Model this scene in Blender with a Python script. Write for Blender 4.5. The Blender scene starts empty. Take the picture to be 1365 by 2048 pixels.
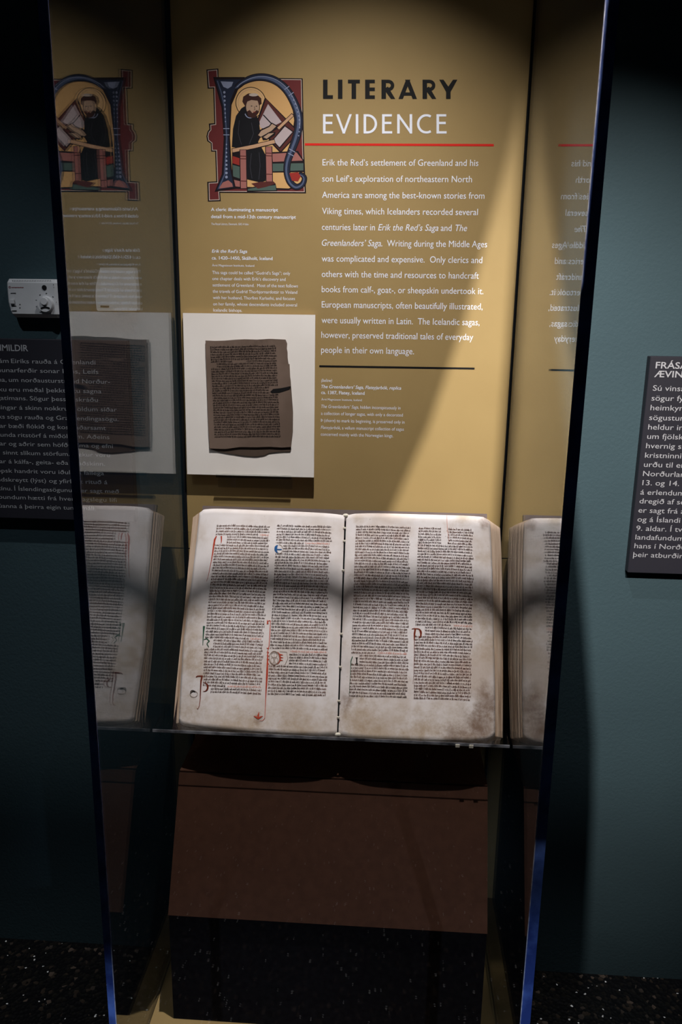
import bpy, bmesh, math, random
from mathutils import Vector, Matrix

random.seed(7)
scene = bpy.context.scene
COL = scene.collection

# ------------------------------------------------------------------ camera
# pose recovered from the verticals, the line spacing and the mirror images in the side panes
FPX, YAW, PIT, ROL = 1603.274, math.radians(-3.43097), math.radians(14.1237), math.radians(0.797723)
CAMPOS = Vector((0.451155, -1.708402, 1.618282))
W, D = 0.70, 0.5813                      # inner width and depth of the display case
FWD = Vector((math.sin(YAW)*math.cos(PIT), math.cos(YAW)*math.cos(PIT), -math.sin(PIT)))
_r = Vector((math.cos(YAW), -math.sin(YAW), 0)); _u = _r.cross(FWD)
RGT = _r*math.cos(ROL) + _u*math.sin(ROL)
UPV = -_r*math.sin(ROL) + _u*math.cos(ROL)
cd = bpy.data.cameras.new('camera'); cam = bpy.data.objects.new('camera', cd); COL.objects.link(cam)
cd.sensor_fit = 'VERTICAL'; cd.sensor_height = 36.0; cd.lens = FPX/2048*36.0; cd.clip_start = 0.01
M = Matrix((RGT, UPV, -FWD)).transposed().to_4x4(); M.translation = CAMPOS
cam.matrix_world = M
scene.camera = cam

# ------------------------------------------------------------------ light and exposure
scene.view_settings.view_transform = 'Standard'
scene.view_settings.look = 'None'
scene.view_settings.gamma = 1.0
scene.view_settings.use_curve_mapping = False
scene.view_settings.exposure = 0.0
try:
    scene.cycles.transparent_max_bounces = 24
    scene.cycles.max_bounces = 12
    scene.cycles.glossy_bounces = 6
except Exception:
    pass
wd = bpy.data.worlds.new('World'); scene.world = wd; wd.use_nodes = True
bg = wd.node_tree.nodes['Background']; bg.inputs[0].default_value = (0.55, 0.75, 1.0, 1); bg.inputs[1].default_value = 0.005

def spot(name, loc, target, watts, size, blend, radius, colour):
    l = bpy.data.lights.new(name, 'SPOT'); l.energy = watts; l.spot_size = math.radians(size)
    l.spot_blend = blend; l.shadow_soft_size = radius; l.color = colour
    o = bpy.data.objects.new(name, l); COL.objects.link(o); o.location = loc
    o.rotation_euler = (Vector(target)-Vector(loc)).to_track_quat('-Z', 'Y').to_euler()
    return o
LAMP_CASE = Vector((0.36, -0.57, 2.80))
LAMP_WALL = Vector((0.715, -1.95, 2.88))
spot('case_spotlight', LAMP_CASE, (0.37, -0.31, 1.0), 182, 74, 1.0, 0.009, (1.0, 0.91, 0.86))
spot('wall_spotlight', LAMP_WALL, (0.80, 0, 1.22), 440, 37, 1.0, 0.007, (1.0, 0.91, 0.84))
spot('left_spotlight', (-0.50, -1.15, 2.90), (-0.36, 0, 1.26), 25, 36, 1.0, 0.010, (0.90, 0.95, 1.0))
spot('edge_fill_spot', (-1.25, -2.2, 0.45), (-0.004, -0.586, 0.30), 60, 15, 1.0, 0.02, (0.72, 0.82, 1.0))  # added lamp, brightens the left cut edge in place of piped light
spot('edge_fill_spot', (1.95, -2.2, 0.45), (0.706, -0.586, 0.34), 60, 22, 1.0, 0.02, (0.72, 0.82, 1.0))  # added lamp for the right cut edge

# ------------------------------------------------------------------ geometry helpers
def ray(x, y): return FWD*FPX + RGT*(x-682.5) - UPV*(y-1024)
def hitY(x, y, Y=0.0):
    d = ray(x, y); return CAMPOS + d*((Y-CAMPOS.y)/d.y)
def hitZ(x, y, Z):
    d = ray(x, y); return CAMPOS + d*((Z-CAMPOS.z)/d.z)
def hitP(x, y, O, N):
    d = ray(x, y); return CAMPOS + d*((O-CAMPOS).dot(N)/d.dot(N))

def obj(name, verts, faces, mat, parent=None, smooth=False):
    me = bpy.data.meshes.new(name); me.from_pydata([tuple(v) for v in verts], [], faces); me.update()
    mats = mat if isinstance(mat, (list, tuple)) else [mat]
    for m in mats: me.materials.append(m)
    if smooth: me.polygons.foreach_set('use_smooth', [True]*len(me.polygons))
    o = bpy.data.objects.new(name, me); COL.objects.link(o)
    if parent: o.parent = parent; o.matrix_parent_inverse = parent.matrix_world.inverted()
    return o
def bm_obj(name, bm, mat, parent=None, smooth=False):
    bmesh.ops.recalc_face_normals(bm, faces=bm.faces[:])
    me = bpy.data.meshes.new(name); bm.to_mesh(me); bm.free()
    me.materials.append(mat)
    if smooth: me.polygons.foreach_set('use_smooth', [True]*len(me.polygons))
    o = bpy.data.objects.new(name, me); COL.objects.link(o)
    if parent: o.parent = parent; o.matrix_parent_inverse = parent.matrix_world.inverted()
    return o
def thing(name, label, cat, loc=(0, 0, 0), group=None):
    o = bpy.data.objects.new(name, None); COL.objects.link(o); o.location = loc
    o.empty_display_size = 0.05
    o.matrix_world = Matrix.Translation(Vector(loc))
    o['label'] = label; o['category'] = cat
    if group: o['group'] = group
    return o
def struct(o): o['kind'] = 'structure'; return o
def add_box(bm, x0, x1, y0, y1, z0, z1, bevel=0.0, seg=2):
    v = [bm.verts.new(p) for p in ((x0,y0,z0),(x1,y0,z0),(x1,y1,z0),(x0,y1,z0),(x0,y0,z1),(x1,y0,z1),(x1,y1,z1),(x0,y1,z1))]
    f = [bm.faces.new([v[i] for i in q]) for q in ((3,2,1,0),(4,5,6,7),(0,1,5,4),(1,2,6,5),(2,3,7,6),(3,0,4,7))]
    if bevel > 0:
        es = list({e for q in f for e in q.edges})
        bmesh.ops.bevel(bm, geom=es, offset=bevel, segments=seg, profile=0.6, affect='EDGES')
def box(name, x0, x1, y0, y1, z0, z1, mat, parent=None, bevel=0.0, seg=2):
    bm = bmesh.new(); add_box(bm, x0, x1, y0, y1, z0, z1, bevel, seg); return bm_obj(name, bm, mat, parent)
def prism(name, pts, depth_vec, mat, parent=None):
    # extrude a planar outline (list of Vectors) by depth_vec
    n = len(pts); dv = Vector(depth_vec)
    vs = [Vector(p) for p in pts] + [Vector(p)+dv for p in pts]
    fs = [list(range(n)), list(range(2*n-1, n-1, -1))] + [[i, i+n, (i+1) % n + n, (i+1) % n] for i in range(n)]
    bm = bmesh.new(); bv = [bm.verts.new(v) for v in vs]
    for f in fs: bm.faces.new([bv[i] for i in f])
    return bm_obj(name, bm, mat, parent)
def stroke_quads(pts, w, closed=False):
    # mitred ribbon in 2D
    n = len(pts); L = []; R = []
    for i, p in enumerate(pts):
        if closed: a, b = pts[i-1], pts[(i+1) % n]
        else: a, b = pts[max(i-1, 0)], pts[min(i+1, n-1)]
        d1 = (Vector(p)-Vector(a)); d2 = (Vector(b)-Vector(p))
        if d1.length < 1e-9: d1 = d2
        if d2.length < 1e-9: d2 = d1
        d1.normalize(); d2.normalize(); t = d1+d2
        if t.length < 1e-6: t = d1
        t.normalize(); nn = Vector((-t.y, t.x)); c = max(0.45, nn.dot(Vector((-d1.y, d1.x))))
        ww = w[i] if isinstance(w, (list, tuple)) else w
        L.append(Vector(p)+nn*ww/2/c); R.append(Vector(p)-nn*ww/2/c)
    q = [[L[i], R[i], R[i+1], L[i+1]] for i in range(n-1)]
    if closed: q.append([L[-1], R[-1], R[0], L[0]])
    return q
def arc(cx, cy, rx, ry, a0, a1, n=16):
    return [(cx+rx*math.cos(math.radians(a0+(a1-a0)*i/n)), cy+ry*math.sin(math.radians(a0+(a1-a0)*i/n))) for i in range(n+1)]

# ------------------------------------------------------------------ materials
def mat_base(name):
    m = bpy.data.materials.new(name); m.use_nodes = True
    return m, m.node_tree, m.node_tree.nodes['Principled BSDF']
def srgb(r, g, b):
    f = lambda c: (c/255/12.92) if c/255 <= 0.04045 else ((c/255+0.055)/1.055)**2.4
    return (f(r), f(g), f(b), 1)
def simple(name, col, rough=0.6, spec=0.3, metal=0.0):
    m, nt, b = mat_base(name)
    b.inputs['Base Color'].default_value = col; b.inputs['Roughness'].default_value = rough
    b.inputs['Specular IOR Level'].default_value = spec; b.inputs['Metallic'].default_value = metal
    return m
def noisy(name, c1, c2, scale, rough=0.6, spec=0.3, bump=0.0, bscale=None, detail=6, lo=0.35, hi=0.65):
    m, nt, b = mat_base(name); N = nt.nodes; L = nt.links
    tc = N.new('ShaderNodeTexCoord'); nz = N.new('ShaderNodeTexNoise'); nz.inputs['Scale'].default_value = scale; nz.inputs['Detail'].default_value = detail
    cr = N.new('ShaderNodeValToRGB'); cr.color_ramp.elements[0].position = lo; cr.color_ramp.elements[1].position = hi
    cr.color_ramp.elements[0].color = c1; cr.color_ramp.elements[1].color = c2
    L.new(tc.outputs['Object'], nz.inputs['Vector']); L.new(nz.outputs['Fac'], cr.inputs['Fac']); L.new(cr.outputs['Color'], b.inputs['Base Color'])
    b.inputs['Roughness'].default_value = rough; b.inputs['Specular IOR Level'].default_value = spec
    if bump:
        n2 = N.new('ShaderNodeTexNoise'); n2.inputs['Scale'].default_value = bscale or scale*4; n2.inputs['Detail'].default_value = 3
        bp = N.new('ShaderNodeBump'); bp.inputs['Strength'].default_value = bump; bp.inputs['Distance'].default_value = 0.002
        L.new(tc.outputs['Object'], n2.inputs['Vector']); L.new(n2.outputs['Fac'], bp.inputs['Height']); L.new(bp.outputs['Normal'], b.inputs['Normal'])
    return m
def acrylic(name, tint=(0.94, 0.96, 0.97, 1)):
    # clear sheet: Fresnel mix of a mirror coat and straight transmission (both sides of the sheet reflect)
    m = bpy.data.materials.new(name); m.use_nodes = True; nt = m.node_tree; N = nt.nodes; L = nt.links
    N.remove(N['Principled BSDF']); out = N['Material Output']
    geo = N.new('ShaderNodeNewGeometry'); mr = N.new('ShaderNodeMapRange')
    mr.inputs['To Min'].default_value = 1.49; mr.inputs['To Max'].default_value = 1/1.49
    fr = N.new('ShaderNodeFresnel'); tr = N.new('ShaderNodeBsdfTransparent'); gl = N.new('ShaderNodeBsdfGlossy'); mx = N.new('ShaderNodeMixShader')
    tr.inputs['Color'].default_value = tint; gl.inputs['Roughness'].default_value = 0.0; gl.inputs['Color'].default_value = (0.88, 0.88, 0.88, 1)
    L.new(geo.outputs['Backfacing'], mr.inputs['Value']); L.new(mr.outputs['Result'], fr.inputs['IOR'])
    L.new(fr.outputs['Fac'], mx.inputs['Fac']); L.new(tr.outputs[0], mx.inputs[1]); L.new(gl.outputs[0], mx.inputs[2]); L.new(mx.outputs[0], out.inputs['Surface'])
    return m
MT = {}
MT['teal'] = noisy('teal_wall_paint', srgb(55, 74, 81), srgb(58, 78, 85), 3, 0.75, 0.2, 0.35, 160)
MT['ochre'] = noisy('ochre_print', srgb(166, 138, 90), srgb(171, 143, 94), 6, 0.6, 0.25, 0.05, 500)
MT['black'] = simple('matt_black', (0.004, 0.004, 0.005, 1), 0.7, 0.2)
MT['blackink'] = simple('black_print', (0.008, 0.007, 0.007, 1), 0.6, 0.2)
MT['white'] = simple('white_print', srgb(246, 246, 255), 0.6, 0.2)
MT['redline'] = simple('red_print', srgb(226, 40, 30), 0.6, 0.2)
MT['acrylic'] = acrylic('clear_acrylic')
MT['acrylic2'] = acrylic('clear_acrylic_shelf', (0.96, 0.97, 0.97, 1))
MT['board'] = noisy('white_mount_card', srgb(240, 230, 222), srgb(246, 237, 230), 8, 0.8, 0.1)
MT['brown'] = noisy('brown_fabric', srgb(62, 41, 32), srgb(68, 45, 35), 60, 0.95, 0.02, 0.15, 900)
MT['shaded_brown'] = noisy('brown_in_shade', (0.006, 0.005, 0.006, 1), (0.009, 0.008, 0.009, 1), 80, 0.95, 0.0)  # brown pedestal's shaded front and sides, the shade put into the colour
MT['signgrey'] = noisy('dark_slate_panel', srgb(36, 36, 44), srgb(39, 39, 47), 5, 0.5, 0.3)
MT['signtext'] = simple('pale_grey_print', srgb(160, 162, 168), 0.6, 0.2)
MT['plastic'] = noisy('off_white_plastic', srgb(196, 198, 202), srgb(202, 204, 208), 30, 0.45, 0.4)
MT['darkplastic'] = simple('dark_plastic', (0.01, 0.01, 0.012, 1), 0.4, 0.4)
MT['maroon'] = simple('dark_red_print', srgb(120, 30, 40), 0.6)
MT['support'] = noisy('taupe_support_board', srgb(96, 82, 78), srgb(104, 90, 86), 20, 0.7, 0.2)
MT['cover'] = noisy('maroon_leather', srgb(34, 20, 20), srgb(44, 26, 26), 30, 0.6, 0.3, 0.3, 300)
MT['thread'] = simple('white_thread', srgb(232, 222, 206), 0.8, 0.1)
MT['edge'] = noisy('blue_cut_acrylic_edge', (0.03, 0.07, 0.32, 1), (0.13, 0.26, 0.80, 1), 18, 0.4, 0.5, 0.4, 90)
MT['arris'] = noisy('polished_acrylic_arris', (0.25, 0.30, 0.55, 1), (0.75, 0.8, 0.95, 1), 60, 0.3, 0.5)

def floor_material():
    m, nt, b = mat_base('dark_pebble_terrazzo'); N = nt.nodes; L = nt.links
    tc = N.new('ShaderNodeTexCoord'); vo = N.new('ShaderNodeTexVoronoi'); vo.inputs['Scale'].default_value = 110
    sp = N.new('ShaderNodeSeparateColor'); cr = N.new('ShaderNodeValToRGB'); e = cr.color_ramp.elements
    e[0].position = 0.0; e[0].color = (0.004, 0.004, 0.005, 1); e[1].position = 0.72; e[1].color = (0.010, 0.009, 0.008, 1)
    for pos, c in ((0.92, (0.035, 0.026, 0.02, 1)), (0.975, (0.05, 0.04, 0.034, 1)), (0.992, (0.85, 0.87, 0.9, 1))):
        k = e.new(pos); k.color = c
    cr.color_ramp.interpolation = 'CONSTANT'
    v2 = N.new('ShaderNodeTexVoronoi'); v2.inputs['Scale'].default_value = 260
    s2 = N.new('ShaderNodeSeparateColor'); g2 = N.new('ShaderNodeMath'); g2.operation = 'GREATER_THAN'; g2.inputs[1].default_value = 0.9955
    mix = N.new('ShaderNodeMix'); mix.data_type = 'RGBA'; mix.inputs[7].default_value = (0.9, 0.92, 0.95, 1)
    k = e[-1]; k.color = (0.10, 0.075, 0.06, 1)
    bp = N.new('ShaderNodeBump'); bp.inputs['Strength'].default_value = 0.5; bp.inputs['Distance'].default_value = 0.003
    for v in (vo, v2): L.new(tc.outputs['Object'], v.inputs['Vector'])
    L.new(vo.outputs['Color'], sp.inputs[0]); L.new(sp.outputs[0], cr.inputs['Fac'])
    L.new(v2.outputs['Color'], s2.inputs[0]); L.new(s2.outputs[1], g2.inputs[0]); L.new(g2.outputs[0], mix.inputs[0]); L.new(cr.outputs['Color'], mix.inputs[6])
    L.new(mix.outputs[2], b.inputs['Base Color']); L.new(vo.outputs['Distance'], bp.inputs['Height']); L.new(bp.outputs['Normal'], b.inputs['Normal'])
    b.inputs['Roughness'].default_value = 0.35
    return m
MT['floor'] = floor_material()

def vellum(name, base, stain, dark, spots=(), seed=0.0, amount=1.0, stretch=(1, 1, 1)):
    # old calfskin: cloudy mottling, follicle specks, brown handling stains, painted light falloff at the foot
    m, nt, b = mat_base(name); N = nt.nodes; L = nt.links
    tc = N.new('ShaderNodeTexCoord'); mp = N.new('ShaderNodeMapping'); mp.inputs['Location'].default_value = (seed, seed*1.7, seed*0.3); mp.inputs['Scale'].default_value = stretch
    L.new(tc.outputs['Object'], mp.inputs['Vector'])
    def nz(scale, detail, rough=0.55):
        n = N.new('ShaderNodeTexNoise'); n.inputs['Scale'].default_value = scale; n.inputs['Detail'].default_value = detail; n.inputs['Roughness'].default_value = rough
        L.new(mp.outputs[0], n.inputs['Vector']); return n
    def ramp(src, lo, hi, a=0.0, z=1.0):
        r = N.new('ShaderNodeMapRange'); r.interpolation_type = 'SMOOTHSTEP'
        r.inputs[1].default_value = lo; r.inputs[2].default_value = hi; r.inputs[3].default_value = a; r.inputs[4].default_value = z
        L.new(src, r.inputs[0]); return r.outputs[0]
    def mix(f, a, c):
        x = N.new('ShaderNodeMix'); x.data_type = 'RGBA'; L.new(f, x.inputs[0])
        if isinstance(a, tuple): x.inputs[6].default_value = a
        else: L.new(a, x.inputs[6])
        x.inputs[7].default_value = c; return x.outputs[2]
    c = mix(ramp(nz(9, 5).outputs['Fac'], 0.40, 0.72, 0, 0.75*amount), base, stain)
    c = mix(ramp(nz(26, 8, 0.7).outputs['Fac'], 0.52, 0.80, 0, 0.6*amount), c, stain)
    c = mix(ramp(nz(4.2, 6, 0.65).outputs['Fac'], 0.56, 0.80, 0, 0.8*amount), c, dark)
    c = mix(ramp(nz(160, 2).outputs['Fac'], 0.70, 0.80, 0, 0.35), c, dark)
    nm = nz(45, 10, 0.72).outputs['Fac']
    for (P, rad, amt, colr) in spots:      # handling stains from fingers and damp; the wide low ones paint in dimmer light
        vd = N.new('ShaderNodeVectorMath'); vd.operation = 'DISTANCE'; L.new(tc.outputs['Object'], vd.inputs[0]); vd.inputs[1].default_value = P
        ad = N.new('ShaderNodeMath'); ad.operation = 'MULTIPLY_ADD'; L.new(nm, ad.inputs[0]); ad.inputs[1].default_value = rad*2.0; L.new(vd.outputs['Value'], ad.inputs[2])
        c = mix(ramp(ad.outputs[0], rad*0.8, rad*2.1, amt, 0.0), c, colr)
    L.new(c, b.inputs['Base Color']); b.inputs['Roughness'].default_value = 0.7; b.inputs['Specular IOR Level'].default_value = 0.25
    bp = N.new('ShaderNodeBump'); bp.inputs['Strength'].default_value = 0.25; bp.inputs['Distance'].default_value = 0.004
    L.new(nz(14, 4).outputs['Fac'], bp.inputs['Height']); L.new(bp.outputs['Normal'], b.inputs['Normal'])
    return m
BO = Vector((0, -0.305, 0.8075)); BV = Vector((0, 0.215, 0.395)).normalized(); BNn = Vector((0, -BV.z, BV.y))
def stain_shade_at(x, y, r, a, c): return (hitP(x, y, BO, BNn), r, a, c)
TAN, BRN, ROSE, GRY = srgb(176, 146, 108), srgb(112, 76, 50), srgb(176, 124, 104), srgb(176, 160, 152)
MT['vellumL'] = vellum('vellum_left_page', srgb(238, 228, 226), srgb(206, 188, 176), srgb(162, 132, 108), [
    stain_shade_at(372,1215,.045,.6,TAN), stain_shade_at(368,1320,.055,.75,TAN), stain_shade_at(392,1345,.03,.5,TAN), stain_shade_at(365,1420,.05,.6,TAN), stain_shade_at(423,1064,.010,.6,ROSE), stain_shade_at(450,1475,.13,.5,TAN), stain_shade_at(600,1490,.12,.5,TAN), stain_shade_at(372,1260,.06,.5,TAN), stain_shade_at(480,1462,.05,.5,TAN), stain_shade_at(385,1060,.05,.35,TAN),  # widest spots along the foot stand in for light falling off
    stain_shade_at(600,1462,.05,.45,TAN), stain_shade_at(520,1438,.014,.6,BRN), stain_shade_at(364,1370,.012,.7,BRN), stain_shade_at(670,1420,.035,.35,TAN), stain_shade_at(374,1200,.006,.8,BRN), stain_shade_at(541,1330,.018,.35,ROSE)], 0.0, 0.8)
MT['vellumR'] = vellum('vellum_right_page', srgb(238, 228, 226), srgb(204, 182, 166), srgb(140, 106, 82), [
    stain_shade_at(978,1042,.024,.9,BRN), stain_shade_at(760,1490,.13,.5,TAN), stain_shade_at(930,1480,.13,.55,TAN), stain_shade_at(985,1250,.07,.45,TAN), stain_shade_at(930,1034,.03,.6,TAN), stain_shade_at(975,1115,.04,.6,TAN), stain_shade_at(980,1190,.045,.6,BRN), stain_shade_at(965,1235,.035,.45,TAN), stain_shade_at(985,1300,.05,.5,TAN), stain_shade_at(982,1400,.045,.75,BRN), stain_shade_at(962,1455,.05,.8,BRN),  # widest spots at the foot stand in for weaker light, the rest are stains
    stain_shade_at(910,1478,.035,.7,BRN), stain_shade_at(840,1468,.05,.45,TAN), stain_shade_at(712,1435,.05,.6,TAN), stain_shade_at(690,1330,.04,.4,GRY), stain_shade_at(716,1036,.02,.5,TAN), stain_shade_at(690,1200,.04,.4,GRY), stain_shade_at(690,1400,.03,.6,BRN),
    stain_shade_at(795,1075,.018,.45,ROSE), stain_shade_at(755,1088,.014,.4,ROSE), stain_shade_at(845,1095,.018,.4,ROSE), stain_shade_at(925,1340,.02,.4,ROSE), stain_shade_at(760,1470,.04,.4,TAN)], 3.1, 1.0)
MT['vellumE'] = vellum('vellum_leaf_edges', srgb(204, 178, 156), srgb(164, 130, 102), srgb(96, 66, 46), (), 5.3, 1.3, (9, 0.5, 0.5))
MT['saga'] = vellum('darkened_vellum', srgb(120, 100, 88), srgb(98, 80, 68), srgb(66, 50, 42), (), 1.9, 1.0)
MT['saga2'] = vellum('darkened_vellum_back', srgb(84, 68, 58), srgb(70, 56, 48), srgb(48, 36, 30), (), 2.4, 1.0)
MT['ink'] = noisy('iron_gall_ink', srgb(58, 42, 38), srgb(112, 80, 68), 14, 0.8, 0.1)
MT['inkdark'] = simple('dark_ink', srgb(30, 22, 20), 0.8, 0.1)
MT['inkred'] = noisy('vermilion_ink', srgb(176, 62, 44), srgb(196, 84, 62), 40, 0.8, 0.1)
MT['inkbrown'] = noisy('brown_red_ink', srgb(104, 42, 30), srgb(136, 60, 40), 40, 0.8, 0.1)
MT['inkfaint'] = simple('faint_red_ink', srgb(206, 140, 122), 0.8, 0.1)
MT['inkblue'] = simple('azure_ink', srgb(50, 96, 150), 0.8, 0.1)
MT['inkgreen'] = simple('verdigris_ink', srgb(52, 92, 70), 0.8, 0.1)
MT['inkgrey'] = simple('faded_ink', srgb(150, 128, 114), 0.8, 0.1)

# ------------------------------------------------------------------ room shell
WY = 0.010                                # face of the painted wall; the printed panel's face is y = 0
bm = bmesh.new(); add_box(bm, -2.2, 2.8, WY, WY+0.12, 0, 3.0); struct(bm_obj('wall_back', bm, MT['teal']))
bm = bmesh.new(); add_box(bm, -2.2, 2.8, -3.6, WY+0.12, -0.1, 0); struct(bm_obj('floor', bm, MT['floor']))
bm = bmesh.new(); add_box(bm, -2.2, 2.8, -3.6, WY+0.12, 3.0, 3.1); struct(bm_obj('ceiling', bm, MT['black']))

# ------------------------------------------------------------------ display case
ZF, ZT = 0.215, 2.36                      # case floor, top of the panes
case = thing('display_case', 'tall clear acrylic display case with blue cut edges on the teal wall', 'display case', (W/2, -D/2, 0))
box('plinth', -0.012, W+0.012, -D-0.004, WY-0.0005, 0.0005, ZF-0.012, MT['black'], case)
box('case_floor', 0.0005, W-0.0005, -D+0.004, -0.0005, ZF-0.0115, ZF, MT['ochre'], case)
T = 0.003
box('side_pane', -T, 0, -D+0.0005, WY-0.0005, ZF-0.0115, ZT, MT['acrylic'], case)
box('side_pane', W, W+T, -D+0.0005, WY-0.0005, ZF-0.0115, ZT, MT['acrylic'], case)
box('front_pane', 0.0005, W-0.0005, -D-0.003, -D, ZF-0.0115, ZT, MT['acrylic'], case)
for x0, x1, a0, a1 in ((-0.013, -0.0004, -0.0006, 0.0009), (W+0.0004, W+0.0165, W-0.0009, W+0.0006)):
    e = box('corner_edge', x0, x1, -D-0.0045, -D, ZF-0.0115, ZT, MT['edge'], case)
    box('glue_line', a0, a1, -D-0.0052, -D-0.0047, ZF-0.0115, ZT, MT['arris'], e)
box('gap_shade_strip', 0.0004, 0.0052, -0.0025, WY-0.0006, ZF, ZT, MT['black'], case)  # black strip puts the shade of the gap beside the panel into colour
box('gap_shade_strip', W-0.0026, W-0.0004, -0.0025, WY-0.0006, ZF, ZT, MT['black'], case)
box('lid', -T, W+T, -D-0.003, WY-0.0005, ZT+0.0005, ZT+0.006, MT['acrylic'], case)
def lerp(a, b, t): return a+(b-a)*t
bar_t = (LAMP_CASE.z-(ZT+0.014))/(LAMP_CASE.z-1.063)
bar_y = lerp(LAMP_CASE.y, -0.161, bar_t)
box('shadow_bar', -T, W+T, bar_y-0.0046, bar_y+0.0046, ZT+0.0065, ZT+0.020, MT['black'], case)  # unseen bar added to cast the dark band across the pages

# ------------------------------------------------------------------ text
def font_mesh(s, offset=0.0, shear=0.0, spacing=1.0):
    c = bpy.data.curves.new('tmp_text', 'FONT'); c.body = s; c.size = 1.0; c.offset = offset; c.shear = shear; c.space_character = spacing
    c.resolution_u = 3; c.fill_mode = 'FRONT'
    o = bpy.data.objects.new('tmp_text', c); COL.objects.link(o)
    dg = bpy.context.evaluated_depsgraph_get(); dg.update()
    me = o.evaluated_get(dg).to_mesh()
    vs = [v.co.copy() for v in me.vertices]; fs = [list(p.vertices) for p in me.polygons]
    o.evaluated_get(dg).to_mesh_clear(); bpy.data.objects.remove(o); bpy.data.curves.remove(c)
    return vs, fs
CAP = max(v.y for v in font_mesh('E')[0])
class TextMesh:
    def __init__(self): self.v = []; self.f = []; self.mi = []
    def add(self, vs, fs):
        k = len(self.v); self.v += vs; self.f += [[i+k for i in f] for f in fs]
    def runs(self, parts, xl, xr, z, cap, Y, offset=0.0):
        # parts: list of (text, italic, bold offset); whole line fitted from xl to xr (metres)
        shapes = []; x = 0.0
        for s, it, off in parts:
            vs, fs = font_mesh(s+'.', off, 0.22 if it else 0.0)
            dv, _ = font_mesh('.', off, 0.22 if it else 0.0)
            vs2, fs2 = font_mesh(s, off, 0.22 if it else 0.0)
            xmax = max(v.x for v in vs); adv = xmax - (max(v.x for v in dv)-0.0)
            shapes.append((vs2, fs2, x)); x += adv
        allx = [v.x+dx for vs, fs, dx in shapes for v in vs]
        lo, hi = min(allx), max(allx); sx = (xr-xl)/(hi-lo) if xr else None
        sy = cap/CAP
        if sx is None: sx = sy*0.86
        for vs, fs, dx in shapes:
            self.add([Vector((xl+(v.x+dx-lo)*sx, Y, z+v.y*sy)) for v in vs], fs)
        return sx
    def build(self, name, mat, parent): return obj(name, self.v, self.f, mat, parent)
def line(tm, parts, xl, yl, xr, yr, cappx, Y):
    if isinstance(parts, str): parts = [(parts, False, 0.0)]
    a = hitY(xl, yl, Y); b = hitY(xr, yr, Y); s = (hitY(xl, yl-10, Y).z-a.z)/10
    return tm.runs(parts, a.x, b.x, (a.z+b.z)/2, cappx*s, Y)

# ------------------------------------------------------------------ printed ochre panel
ZS = hitY(690, 1107, 0).z                 # joint between the printed panel and the plain one below
PT = 0.0006
panel = thing('exhibit_panel', 'ochre printed exhibit panel headed LITERARY EVIDENCE at the back of the case', 'exhibit panel', (W/2, 0.004, ZS))
box('panel_board', 0.0056, W-0.003, 0.0, WY-0.0008, ZS+0.0015, ZT-0.001, MT['ochre'], panel)
lowp = box('backing_panel', 0.0056, W-0.003, 0.0, WY-0.0008, ZF+0.0005, ZS-0.0015, MT['ochre'])
lowp['label'] = 'plain ochre backing panel below the printed panel, behind the open book'; lowp['category'] = 'panel'
YT = -0.00025
def c2(x, y): return (600+x*0.33700, 100+y*0.33700)
def px_strokes(name, strokes, mat, parent, Y, conv, clip=(-1e9, 1e9)):
    vs = []; fs = []
    for i, (pts, w) in enumerate(strokes):
        for q in stroke_quads([Vector(p) for p in pts], w):
            k = len(vs); vs += [hitY(*conv(p.x, min(max(p.y, clip[0]), clip[1])), Y-i*0.000004) for p in q]; fs.append([k, k+1, k+2, k+3])
    return obj(name, vs, fs, mat, parent)
T0, T1 = 176, 290
def cap_letters(kind):
    S = []
    if kind == 'LITERARY':
        w = 27; h = w/2; t, b = T0, T1
        S += [([(138+h, t), (138+h, b)], w), ([(138, b-11), (197, b-11)], 22)]
        S += [([(228+12, t), (228+12, b)], w)]
        S += [([(286, t+11), (357, t+11)], 22), ([(321, t), (321, b)], w)]
        S += [([(388+h, t), (388+h, b)], w)] + [([(388, y), (446, y)], 21) for y in (t+10.5, 233, b-10.5)]
        for x in (485, 729):
            S += [([(x+h, t), (x+h, b)], w), ([(x+h, t+10)] + arc(x+40, t+34, 26, 24, -90, 90, 12) + [(x+h, t+58)], 20), ([(x+26, t+48), (x+69, b+10)], 29)]
        S += [([(599, b+8), (644, t-10)], 27), ([(638, t-10), (683, b+8)], 27), ([(612, b-29), (670, b-29)], 19)]
        S += [([(841, t-9), (882, t+66)], 29), ([(923, t-9), (882, t+66)], 29), ([(882, t+54), (882, b)], w)]
    else:
        t, b, w = 381, 496, 15; h = w/2
        for x in (138, 489, 812):
            S += [([(x+h, t), (x+h, b)], w)] + [([(x, y), (x+r, y)], 14) for y, r in ((t+7, 58), (t+52, 55), (b-7, 60))]
        S += [([(221, t-6), (263, b+4)], w), ([(302, t-6), (260, b+4)], w)]
        S += [([(340, t), (340, b)], w)]
        S += [([(379+h, t), (379+h, b)], w), ([(386, t+7), (400, t+7)] + arc(402, 438.5, 50, 50.5, -85, 85, 18) + [(400, b-7), (386, b-7)], 14)]
        S += [([(586, t), (586, b)], w), ([(660, t), (660, b)], w), ([(584, t+2), (662, b-2)], w)]
        S += [(arc(752, 438.5, 49, 51, 302, 58, 22), 14)]
    return S
px_strokes('heading_lettering', cap_letters('LITERARY'), MT['blackink'], panel, YT, c2, (T0, T1))
px_strokes('title_lettering', cap_letters('EVIDENCE'), MT['white'], panel, YT, c2, (381, 496))
px_strokes('red_rule', [([(30, 560), (1152, 564.5)], 13.5)], MT['redline'], panel, YT, c2)
px_strokes('black_rule', [([(639, 732.4), (949.8, 737.2)], 3.9)], MT['blackink'], panel, YT, lambda x, y: (x, y))

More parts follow.
